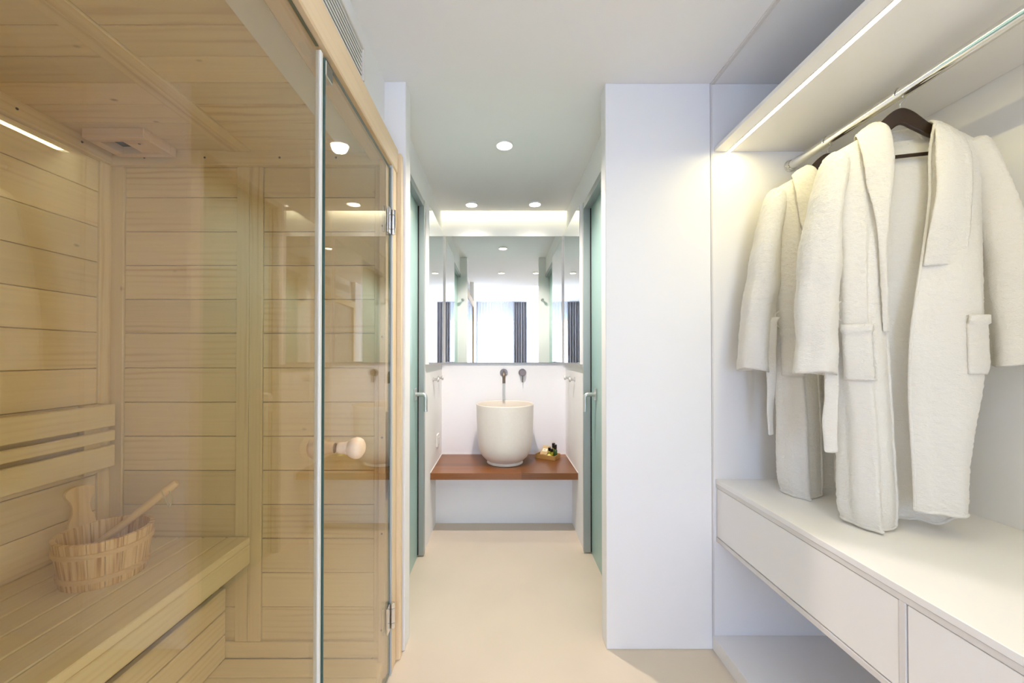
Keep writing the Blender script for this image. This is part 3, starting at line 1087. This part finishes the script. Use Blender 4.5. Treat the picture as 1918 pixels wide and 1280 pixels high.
# ------------------------------------------------------------------ lamps
DL = [((0.017, 2.113), 'downlight in the passage ceiling between the frosted doors'),
      ((-0.226, 2.948), 'downlight over the left side of the basin'),
      ((0.2545, 2.938), 'downlight over the right side of the basin'),
      ((0.0, 0.88), 'downlight above the passage beside the sauna, seen in the mirror'),
      ((0.48, 0.88), 'downlight near the wardrobe, seen in the mirror')]
for (x, y), lab in DL:
    pw, lc = (8, (1.0, 0.93, 0.86)) if y > 2.5 else ((104, (1.0, 0.87, 0.80)) if y > 2 else (3.2, (0.90, 0.96, 1.0)))
    d = finish(empty('downlight', (x, y, CEIL)), 'round recessed ' + lab, 'downlight', 'recessed ceiling downlights')
    v, f = lathe_vf([(0.0425, -0.012), (0.0425, -0.0015), (0.044, -0.0025), (0.0480, -0.0015), (0.0482, 0.0)], 40)
    v = [Vector((p.x, p.y, p.z)) for p in v]
    link('trim_ring', mesh_from(v, f), 'white_plastic', d, (x, y, CEIL))
    v, f = lathe_vf([(0.0, -0.0012), (0.042, -0.0012), (0.0425, 0.0)], 40)
    link('lens', mesh_from(v, f), 'lamp_lens', d, (x, y, CEIL))
    ld_ = bpy.data.lights.new('downlight_lamp', 'SPOT')
    ld_.energy = pw
    ld_.color = lc
    ld_.spot_size = R(135)
    ld_.spot_blend = 0.8
    ld_.shadow_soft_size = 0.035
    lo = bpy.data.objects.new('downlight_lamp', ld_)
    COL.objects.link(lo)
    lo.parent = d
    lo.location = (0, 0, -0.016)

cv = finish(empty('cove_light', (0.02, 3.10, 2.42)), 'hidden warm LED strip in the ceiling slot above the mirror', 'light')
box('led_tape', XL + .01, XR - .01, 3.0935, 3.0965, 2.44, 2.452, 'led_lens', cv)
l = area_light('cove_led', (0.02, 3.100, 2.445), (R(65), 0, 0), 0.98, 0.012, 1.1, (1.0, 0.86, 0.42))
l.parent = cv
l.location = l.location - cv.location

# ------------------------------------------------------------------ wardrobe
CX, CB, CY0, CY1 = 0.900, 1.545, -0.40, 1.642
wd = finish(empty('wardrobe', (1.2, 0.6, 0)), 'open white built-in wardrobe on the right with hanging space', 'wardrobe')
box('end_panel', 0.892, CB, CY1, CY1 + 0.019, 0.0, CEIL - .001, 'melamine', wd, bev=.0008)
box('front_stile', 0.8845, 0.8915, CY1 - 0.004, CY1 + 0.019, 0.0, CEIL - .001, 'melamine_edge', wd, bev=.0008)
box('end_panel', 0.892, CB, CY0 - 0.02, CY0, 0.0, CEIL - .001, 'melamine', wd, bev=.0008)
box('back_panel', CB + .001, CB + 0.019, CY0, CY1, 0.0, CEIL - .001, 'melamine', wd, bev=.0008)
box('top_shelf', CX, CB, CY0, CY1 - .0005, 2.093, 2.109, 'melamine', wd, bev=.0008)
box('ceiling_rail', 0.886, 0.900, CY0, CY1 - .005, CEIL - 0.008, CEIL - .001, 'melamine_edge', wd, bev=.0008)
bc = finish(empty('drawer_cabinet', (1.2, 0.6, 0)), 'low white cabinet with handleless drawers over an open niche', 'cabinet')
box('plinth', 0.884, CB, CY0, CY1 - .0005, 0.0, 0.057, 'melamine', bc, bev=.0008)
box('top_rail', CX + .001, CB, CY0, CY1 - .0005, 0.676, 0.6915, 'melamine_edge', bc, bev=.0008)
box('bottom_rail', CX + .001, CB, CY0, CY1 - .0005, 0.452, 0.4685, 'melamine_edge', bc, bev=.0008)
box('divider', CX + .001, CB, 0.874, 0.889, 0.4686, 0.6759, 'melamine_edge', bc, bev=.0008)
for a, b in ((0.8915, CY1 - .004), (0.16, 0.8715), (CY0 + .02, 0.14)):
    box('drawer', CX + .003, CB - .05, a, b, 0.4715, 0.6735, 'melamine', bc, bev=.0012)
box('drawer_backing', CX + .03, CB - .06, CY0, CY1 - .01, 0.4687, 0.6758, 'dark_gap', bc)
finish(box('worktop', CX - .001, CB, CY0, CY1 - .0005, 0.692, 0.710, 'melamine', bev=.001), 'long white worktop of the wardrobe under the bathrobes', 'worktop')
ls = finish(empty('led_strip', (0.961, 0.6, 2.09)), 'bright warm LED strip along the wardrobe top shelf', 'light')
box('led_profile', 0.952, 0.970, CY0 + .02, CY1 - .001, 2.0905, 2.0928, 'melamine', ls)
box('led_lens', 0.9545, 0.9675, CY0 + .02, CY1 - .002, 2.0895, 2.0905, 'led_lens', ls)
l = area_light('closet_led', (0.961, 0.62, 2.0885), (0, 0, 0), 0.012, 2.0, 6.0, (1.0, 0.88, 0.40))
l.parent = ls
l.location = l.location - ls.location

RX, RZ = 1.22, 2.030
rl = finish(empty('clothes_rail', (RX, 0.6, RZ)), 'chrome clothes rail under the wardrobe top shelf', 'rail')
v, f = tube_vf([(0, CY0 - 0.6, 0), (0, CY1 - 0.6, 0)], 0.0172, 28)
auto_smooth(link('tube', mesh_from(v, f), 'chrome', rl, (RX, 0.6, RZ)), 50)
v, f = lathe_vf([(0.0174, 0.0), (0.0205, 0.001), (0.0215, 0.003), (0.0215, 0.011), (0.0245, 0.012), (0.0245, 0.016)], 28, rotx(R(-90)))
auto_smooth(link('end_socket', mesh_from(v, f), 'chrome', rl, (RX, CY1 - 0.0165, RZ)), 40)

# ------------------------------------------------------------------ hangers and bathrobes
HROT = R(-15)


def hanger(yr, label):
    """dark wooden hanger; local x across, z measured from the floor"""
    h = finish(empty('coat_hanger', (RX, yr, 0), rot=(0, 0, HROT)), label, 'hanger', 'dark wooden hangers on the rail')
    top = resample([(-.186, 0, 1.846), (-.165, 0, 1.860), (-.12, 0, 1.888), (-.07, 0, 1.928), (-.03, 0, 1.970), (0.0, 0, 1.985), (.03, 0, 1.970), (.07, 0, 1.928), (.12, 0, 1.888), (.165, 0, 1.860), (.186, 0, 1.846)], 60)
    bot = resample([(-.186, 0, 1.832), (-.165, 0, 1.836), (-.12, 0, 1.858), (-.07, 0, 1.888), (-.03, 0, 1.917), (0.0, 0, 1.936), (.03, 0, 1.917), (.07, 0, 1.888), (.12, 0, 1.858), (.165, 0, 1.836), (.186, 0, 1.832)], 60)
    v, f = [], []
    for a, b in zip(top, bot):
        for p, dy in ((a, -.006), (a, .006), (b, .006), (b, -.006)):
            v.append((p.x, dy, p.z))
    for i in range(59):
        for k in range(4):
            a, b = i * 4 + k, i * 4 + (k + 1) % 4
            f.append((a, b, b + 4, a + 4))
    f += [(3, 2, 1, 0), (236, 237, 238, 239)]
    o = link('shoulder_arms', mesh_from(v, f), 'wenge')
    o.parent = h
    auto_smooth(o, 40)
    md = o.modifiers.new('bevel', 'BEVEL')
    md.width = .003
    md.segments = 2
    md.angle_limit = R(50)
    v, f = tube_vf([(-.17, 0, 1.838), (.17, 0, 1.838)], 0.0055, 12)
    o = link('trouser_bar', mesh_from(v, f), 'wenge')
    o.parent = h
    auto_smooth(o, 50)
    pts = [(0, 0, 1.975), (0, 0, 1.998)]
    # hook: wire bent round the rail; the loop lies across the rail
    rr_ = 0.0198
    pts += [(0.007, 0, 2.004), (0.014, 0, 2.012)]
    for k in range(0, 15):
        a = R(-35 + 235 * k / 14)
        pts.append((rr_ * math.cos(a), 0, RZ + rr_ * math.sin(a)))
    v, f = tube_vf(pts, 0.0021, 10)
    o = link('hook', mesh_from(v, f), 'chrome')
    o.parent = h
    auto_smooth(o, 60)
    o.rotation_euler = (0, 0, -HROT)
    return h


def bathrobe(yr, label, seed, sleeve_out=0.0, hem=0.0):
    rb = finish(empty('bathrobe', (RX, yr, 0), rot=(0, 0, HROT)), label, 'bathrobe', 'white bathrobes hanging in the wardrobe')
    rnd = random.Random(seed)
    ph = [rnd.uniform(0, 6.28) for _ in range(12)]

    def add(name, v, f, thick=0.006, mat='terry', sub=0, under=None):
        o = link(name, mesh_from(v, f), mat)
        o.parent = under or rb
        if thick:
            s_ = o.modifiers.new('thickness', 'SOLIDIFY')
            s_.thickness = thick
            s_.offset = 0.0
        if sub:
            b_ = o.modifiers.new('smooth', 'SUBSURF')
            b_.levels = sub
            b_.render_levels = sub
        return o

    # body: rows from shoulders to hem, each from left front edge round the back to right front edge
    def row(z, wl_, wr_, df, db, xl, xr, fold, hz=(0, 0, 0)):
        db *= .45
        df *= .90
        zl, zb, zr = z + hz[0], z + hz[1], z + hz[2]
        return [(xl, df * (1 - .62 * fold), zl), (xl - .030 - .02 * fold, df * (1 - .05 * fold), zl), (-wl_ * .72, df, zl), (-wl_ * .96, df * .62, zl), (-wl_, 0.0, (zl + zb) / 2),
                (-wl_ * .80, db * .80, zb), (-wl_ * .42, db, zb), (0.005, db * 1.02, zb), (wr_ * .42, db, zb), (wr_ * .80, db * .80, zb),
                (wr_, 0.0, (zr + zb) / 2), (wr_ * .96, df * .62, zr), (wr_ * .74, df, zr), (xr + .045, df * 1.02, zr), (xr, df * .80, zr)]
    rows = [
        [(-.062, -.040, 1.918), (-.085, -.034, 1.914), (-.125, -.022, 1.893), (-.165, -.010, 1.873), (-.196, 0.0, 1.856),
         (-.160, .014, 1.872), (-.085, .034, 1.905), (0.005, .046, 1.905), (.090, .034, 1.900), (.160, .014, 1.868),
         (.196, 0.0, 1.852), (.165, -.010, 1.868), (.130, -.022, 1.884), (.088, -.034, 1.902), (.058, -.040, 1.908)],
        row(1.825, .190, .192, -.042, .034, -.056, .054, 0.0),
        row(1.700, .180, .180, -.048, .034, -.058, .050, 0.0),
        row(1.570, .172, .176, -.054, .036, -.068, .034, 0.1),
        row(1.430, .172, .176, -.060, .038, -.070, .012, 0.3),
        row(1.300, .174, .174, -.066, .040, -.060, -.006, 0.6),
        row(1.160, .172, .172, -.072, .042, -.050, -.014, 0.8),
        row(1.020, .166, .150, -.078, .044, -.042, -.014, 0.9, (0, 0, .010)),
        row(0.890, .168, .130, -.084, .046, -.038, -.012, 1.0, (0, 0, .025)),
        row(0.770 + hem, .164, .124, -.088, .048, -.038, -.012, 1.0, (0, 0, .045)),
        row(0.722 + hem, .152, .122, -.086, .050, -.040, -.012, 1.0, (0, .004, .062)),
    ]
    NU, NV = 280, 250
    rs = [resample(r_, NU) for r_ in rows]
    cols = [resample([rs[i][j] for i in range(len(rs))], NV) for j in range(NU)]
    G = [[cols[j][i].copy() for j in range(NU)] for i in range(NV)]
    out = []
    for i in range(NV):
        vv = i / (NV - 1)
        line = []
        for j in range(NU):
            p = G[i][j]
            a, b = G[i][max(j - 1, 0)], G[i][min(j + 1, NU - 1)]
            t = Vector((b.x - a.x, b.y - a.y, 0))
            nrm = Vector((-t.y, t.x, 0))
            if nrm.length > 1e-6:
                nrm.normalize()
            u = j / (NU - 1)
            amp = 0.009 * max(0, vv - .10) ** 0.7
            d = amp * (math.sin(2 * math.pi * 7.0 * u + ph[0] + .8 * math.sin(3 * vv + ph[3])) * .6 + math.sin(2 * math.pi * 13 * u + ph[1] + 1.4 * vv) * .35)
            d += 0.006 * min(1, vv * 6) * mnoise.noise(Vector((p.x * 9 + seed, p.y * 9, p.z * 3.5)))
            d += 0.0013 * mnoise.noise(Vector((p.x * 70 + seed, p.y * 70, p.z * 80))) + 0.0016 * mnoise.noise(Vector((p.x * 150 + seed, p.y * 150, p.z * 210)))
            q_ = p + nrm * d
            q_.z += 0.0035 * math.sin(9 * u + ph[4]) * vv
            line.append(q_)
        out.append(line)
    v, f = grid_vf(out)
    edge = [out[i][0] for i in range(NV)] + [out[-1][j] for j in range(NU)] + [out[i][-1] for i in range(NV - 1, -1, -1)]
    ev, ef = tube_vf(edge[::2], 0.0042, 8)
    b0 = len(v)
    v = list(v) + ev
    f = list(f) + [tuple(k + b0 for k in q_) for q_ in ef]
    body = add('body', v, f, 0.0)

    # patch pockets lie on the body sheet
    def pocket(u0, u1, z1, z0):
        i0 = min(range(NV), key=lambda i: abs(out[i][int((u0 + u1) / 2 * NU)].z - z1))
        i1 = min(range(NV), key=lambda i: abs(out[i][int((u0 + u1) / 2 * NU)].z - z0))
        j0, j1 = int(u0 * NU), int(u1 * NU)
        rws = []
        for i in range(i0, i1 + 1):
            ln = []
            for j in range(j0, j1 + 1):
                p = out[i][j]
                a, b = out[i][max(j - 1, 0)], out[i][min(j + 1, NU - 1)]
                t = Vector((b.x - a.x, b.y - a.y, 0))
                nrm = Vector((t.y, -t.x, 0)).normalized()
                if nrm.dot(Vector((p.x, p.y - .0, 0))) < 0:
                    nrm = -nrm
                e = min(j - j0, j1 - j, (i1 - i)) / 4.0
                k = min(1.0, e)
                ln.append(p + nrm * (0.003 + 0.004 * k + (0.005 if i - i0 < 5 else 0)))
            rws.append(ln)
        vv_, ff_ = grid_vf(rws)
        add('pocket', vv_, ff_, 0.006)
    pocket(0.075, 0.215, 1.325, 1.155)
    pocket(0.762, 0.872, 1.345, 1.175)

    # sleeves
    def sleeve(s, cs):
        rws = []
        n = 120
        C = [Vector((c[0] * s, c[1], c[2])) for c in cs]
        W = [Vector((c[3], c[4], 0)) for c in cs]
        m = 150
        Cc, Ww = resample(C, m), resample(W, m)
        for i in range(m):
            vv = i / (m - 1)
            a, b = Cc[max(i - 1, 0)], Cc[min(i + 1, m - 1)]
            t = (b - a).normalized()
            ax = Vector((0, 1, 0)).cross(t).normalized()
            ay = t.cross(ax).normalized()
            ln = []
            for k in range(n):
                ang = 2 * math.pi * k / n
                rad = 1 + vv * (.07 * math.sin(3 * ang + ph[5] + 2 * vv) + .05 * math.sin(5 * ang + ph[6] - 3 * vv))
                p = Cc[i] + ax * (Ww[i].x * math.cos(ang) * rad) + ay * (Ww[i].y * math.sin(ang) * rad)
                p += (ax * math.cos(ang) + ay * math.sin(ang)) * (.006 * vv * mnoise.noise(p * 13 + Vector((seed, 0, 0))) + .0013 * mnoise.noise(p * 70) + .0016 * mnoise.noise(p * 160))
                if i > m - 6:
                    p.z += .004 * math.sin(2 * ang + ph[7])
                ln.append(p)
            rws.append(ln)
        # turned-in cuff
        last = rws[-1]
        cen = sum(last, Vector()) / n
        rws.append([cen + (p - cen) * .93 + Vector((0, 0, .004)) for p in last])
        rws.append([cen + (p - cen) * .90 + Vector((0, 0, .05)) for p in last])
        vv_, ff_ = grid_vf(rws, True)
        add('sleeve', vv_, ff_, 0.0)
    so_ = sleeve_out
    sleeve(-1, [(.160, 0, 1.864, .0004, .0005), (.164, -.002, 1.856, .026, .030), (.170, -.004, 1.835, .036, .042), (.180, -.006, 1.790, .040, .050), (.199, -.010, 1.700, .042, .056),
                (.213, -.014, 1.600, .050, .058), (.221, -.018, 1.500, .055, .058), (.232 + so_ * .5, -.022, 1.410, .053, .056), (.237 + so_, -.028, 1.300, .053, .054), (.244 + so_, -.034, 1.172, .054, .050)])
    sleeve(1, [(.160, 0, 1.860, .0004, .0005), (.166, -.002, 1.852, .026, .030), (.172, -.004, 1.832, .034, .042), (.186, -.004, 1.780, .034, .050), (.206, -.006, 1.690, .034, .056),
               (.222, -.008, 1.600, .040, .058), (.236, -.010, 1.500, .044, .060), (.246, -.012, 1.410, .048, .060), (.254, -.016, 1.300, .052, .060), (.262, -.020, 1.205, .054, .058)])

    # shawl collar
    inn = [(-.060, -.050, 1.300), (-.069, -.066, 1.395), (-.070, -.076, 1.524), (-.064, -.080, 1.650), (-.052, -.076, 1.760), (-.048, -.070, 1.830), (-.056, -.052, 1.905), (-.066, -.012, 1.944),
           (-.060, .030, 1.948), (-.030, .050, 1.942), (0.005, .055, 1.940), (.035, .050, 1.940), (.060, .030, 1.938), (.066, -.012, 1.926), (.056, -.050, 1.880), (.053, -.068, 1.800), (.048, -.080, 1.700), (.034, -.070, 1.590), (.022, -.052, 1.490)]
    outr = [(-.074, -.066, 1.300), (-.080, -.074, 1.395), (-.088, -.080, 1.524), (-.098, -.080, 1.650), (-.113, -.070, 1.745), (-.122, -.058, 1.815), (-.124, -.034, 1.892), (-.112, .004, 1.912),
            (-.092, .040, 1.890), (-.050, .062, 1.872), (0.005, .068, 1.868), (.055, .062, 1.870), (.094, .040, 1.885), (.114, .004, 1.898), (.122, -.036, 1.868), (.128, -.060, 1.790), (.128, -.078, 1.690), (.124, -.073, 1.580), (.116, -.054, 1.490)]
    m = 300
    inn = [(a, b * .74 if b < -.06 else b * .92, c) for a, b, c in inn]
    outr = [(a, b * .74 if b < -.06 else b * .92, c) for a, b, c in outr]
    I_, O_ = resample(inn, m), resample(outr, m)
    rws = []
    K = 34
    for i in range(m):
        ln = []
        tt = i / (m - 1)
        tan = (I_[min(i + 1, m - 1)] - I_[max(i - 1, 0)]).normalized()
        wv = O_[i] - I_[i]
        bul = wv.cross(tan).normalized()
        ref = Vector((0, -1, .5)) if (tt < .40 or tt > .66) else Vector((0, .3, 1))
        if bul.dot(ref) < 0:
            bul = -bul
        for k in range(K):
            w = k / (K - 1)
            h_ = math.sin(math.pi * w) ** .6 * min(1, .25 + i / 23, .1 + (m - 1 - i) / 28)
            p = I_[i].lerp(O_[i], w) + bul * (.008 * h_ + .004 * mnoise.noise(Vector((i * .039 + seed, w * 2, 0))))
            p += bul * (.0013 * mnoise.noise(p * 70) + .0018 * mnoise.noise(p * 160))
            ln.append(p)
        rws.append(ln)
    v, f = grid_vf(rws)
    collar = add('collar', v, f, 0.006)

    # belt end hanging at the side from its loop
    pts = resample([(-.190, -.050, 1.372), (-.206, -.056, 1.350), (-.208, -.054, 1.25), (-.205, -.048, 1.12), (-.212, -.052, 1.02), (-.208, -.050, .932)], 30)
    v, f = [], []
    rws = []
    for i, p in enumerate(pts):
        w = .019 + .001 * math.sin(i * .9)
        tw = .35 + .5 * math.sin(i * .14 + ph[8])
        dv = Vector((math.cos(tw), math.sin(tw), 0)) * w
        rws.append([p - dv, p - dv * .33 + Vector((0, -.002, 0)), p + dv * .33 + Vector((0, -.002, 0)), p + dv])
    v, f = grid_vf(rws)
    add('belt', v, f, 0.006, sub=1)
    v, f = tube_vf([(-.176, -.040, 1.395), (-.192, -.050, 1.385), (-.192, -.052, 1.345), (-.176, -.042, 1.335)], .0022, 8)
    add('belt_loop', v, f, 0.0, under=body)
    # woven label inside the neck
    v = [(0.012, .0385, 1.884), (0.046, .0385, 1.892), (0.047, .0390, 1.880), (0.013, .0390, 1.872)]
    add('neck_label', v, [(0, 1, 2, 3)], 0.0012, 'label_grey', under=collar)
    return rb


hanger(1.186, 'dark wooden hanger holding the nearer bathrobe, curved top fully visible')
hanger(1.451, 'dark wooden hanger mostly hidden behind the nearer bathrobe shoulder')
bathrobe(1.186, 'white terry bathrobe hanging nearest, open front showing both lapels', 3)
bathrobe(1.451, 'white terry bathrobe hanging behind, half covered by the nearer one', 11, sleeve_out=0.012, hem=-0.004)

# ------------------------------------------------------------------ bedroom window and curtains (seen in the mirrors)
w1 = finish(empty('window_1', (-0.15, -3.12, 0)), 'tall bedroom window with white frame behind sheer curtain', 'window', kind=ST)
box('window_frame', -0.92, 0.62, -3.19, -3.13, 2.08, 2.16, 'grey_paint', w1)
box('window_frame', -0.92, 0.62, -3.19, -3.13, 0.0, 0.08, 'grey_paint', w1)
for x in (-0.92, -0.19, 0.55):
    box('window_frame', x, x + 0.07, -3.19, -3.13, 0.08, 2.08, 'white_plastic', w1)
for a, b in ((-0.85, -0.19), (-0.12, 0.55)):
    box('window_pane', a, b, -3.165, -3.158, 0.08, 2.08, 'clear_glass', w1)
w2 = finish(empty('fill_window', (3.05, -1.7, 0)), 'unseen side window added behind the camera for fill light', 'window', kind=ST)  # invented opening, goes with the added side fill lamp
box('window_pane', 3.04, 3.048, -2.6, -0.8, 0.35, 2.3, 'clear_glass', w2)


def curtain(name, x0, x1, y, folds, amp, mat, z1, label, cat, thick=0.003):
    n, m = int(folds * 14), 16
    rws = []
    for i in range(m):
        t = i / (m - 1)
        z = 0.012 + (z1 - 0.012) * (1 - t)
        ln = []
        for j in range(n + 1):
            u = j / n
            a = amp * (.7 + .5 * t) * math.sin(2 * math.pi * folds * u + .5 * math.sin(4 * u + t)) + .25 * amp * math.sin(2 * math.pi * folds * 2.3 * u + 1)
            ln.append(Vector((x0 + (x1 - x0) * u, y + a, z)))
        rws.append(ln)
    v, f = grid_vf(rws)
    o = link(name, mesh_from(v, f), mat)
    if thick:
        s_ = o.modifiers.new('thickness', 'SOLIDIFY')
        s_.thickness = thick
    return finish(o, label, cat)


curtain('curtain', 0.285, 0.60, -2.93, 5.5, 0.035, 'curtain_grey', 2.505, 'grey pleated curtain right of the window in the mirror', 'curtain')
curtain('curtain', -0.95, -0.565, -2.93, 6.5, 0.035, 'curtain_grey', 2.505, 'grey pleated curtain left of the window, a sliver in the mirror', 'curtain')
curtain('sheer_curtain', -0.70, 0.32, -3.02, 15, 0.022, 'sheer', 2.505, 'white sheer curtain across the bedroom window', 'curtain', thick=0)
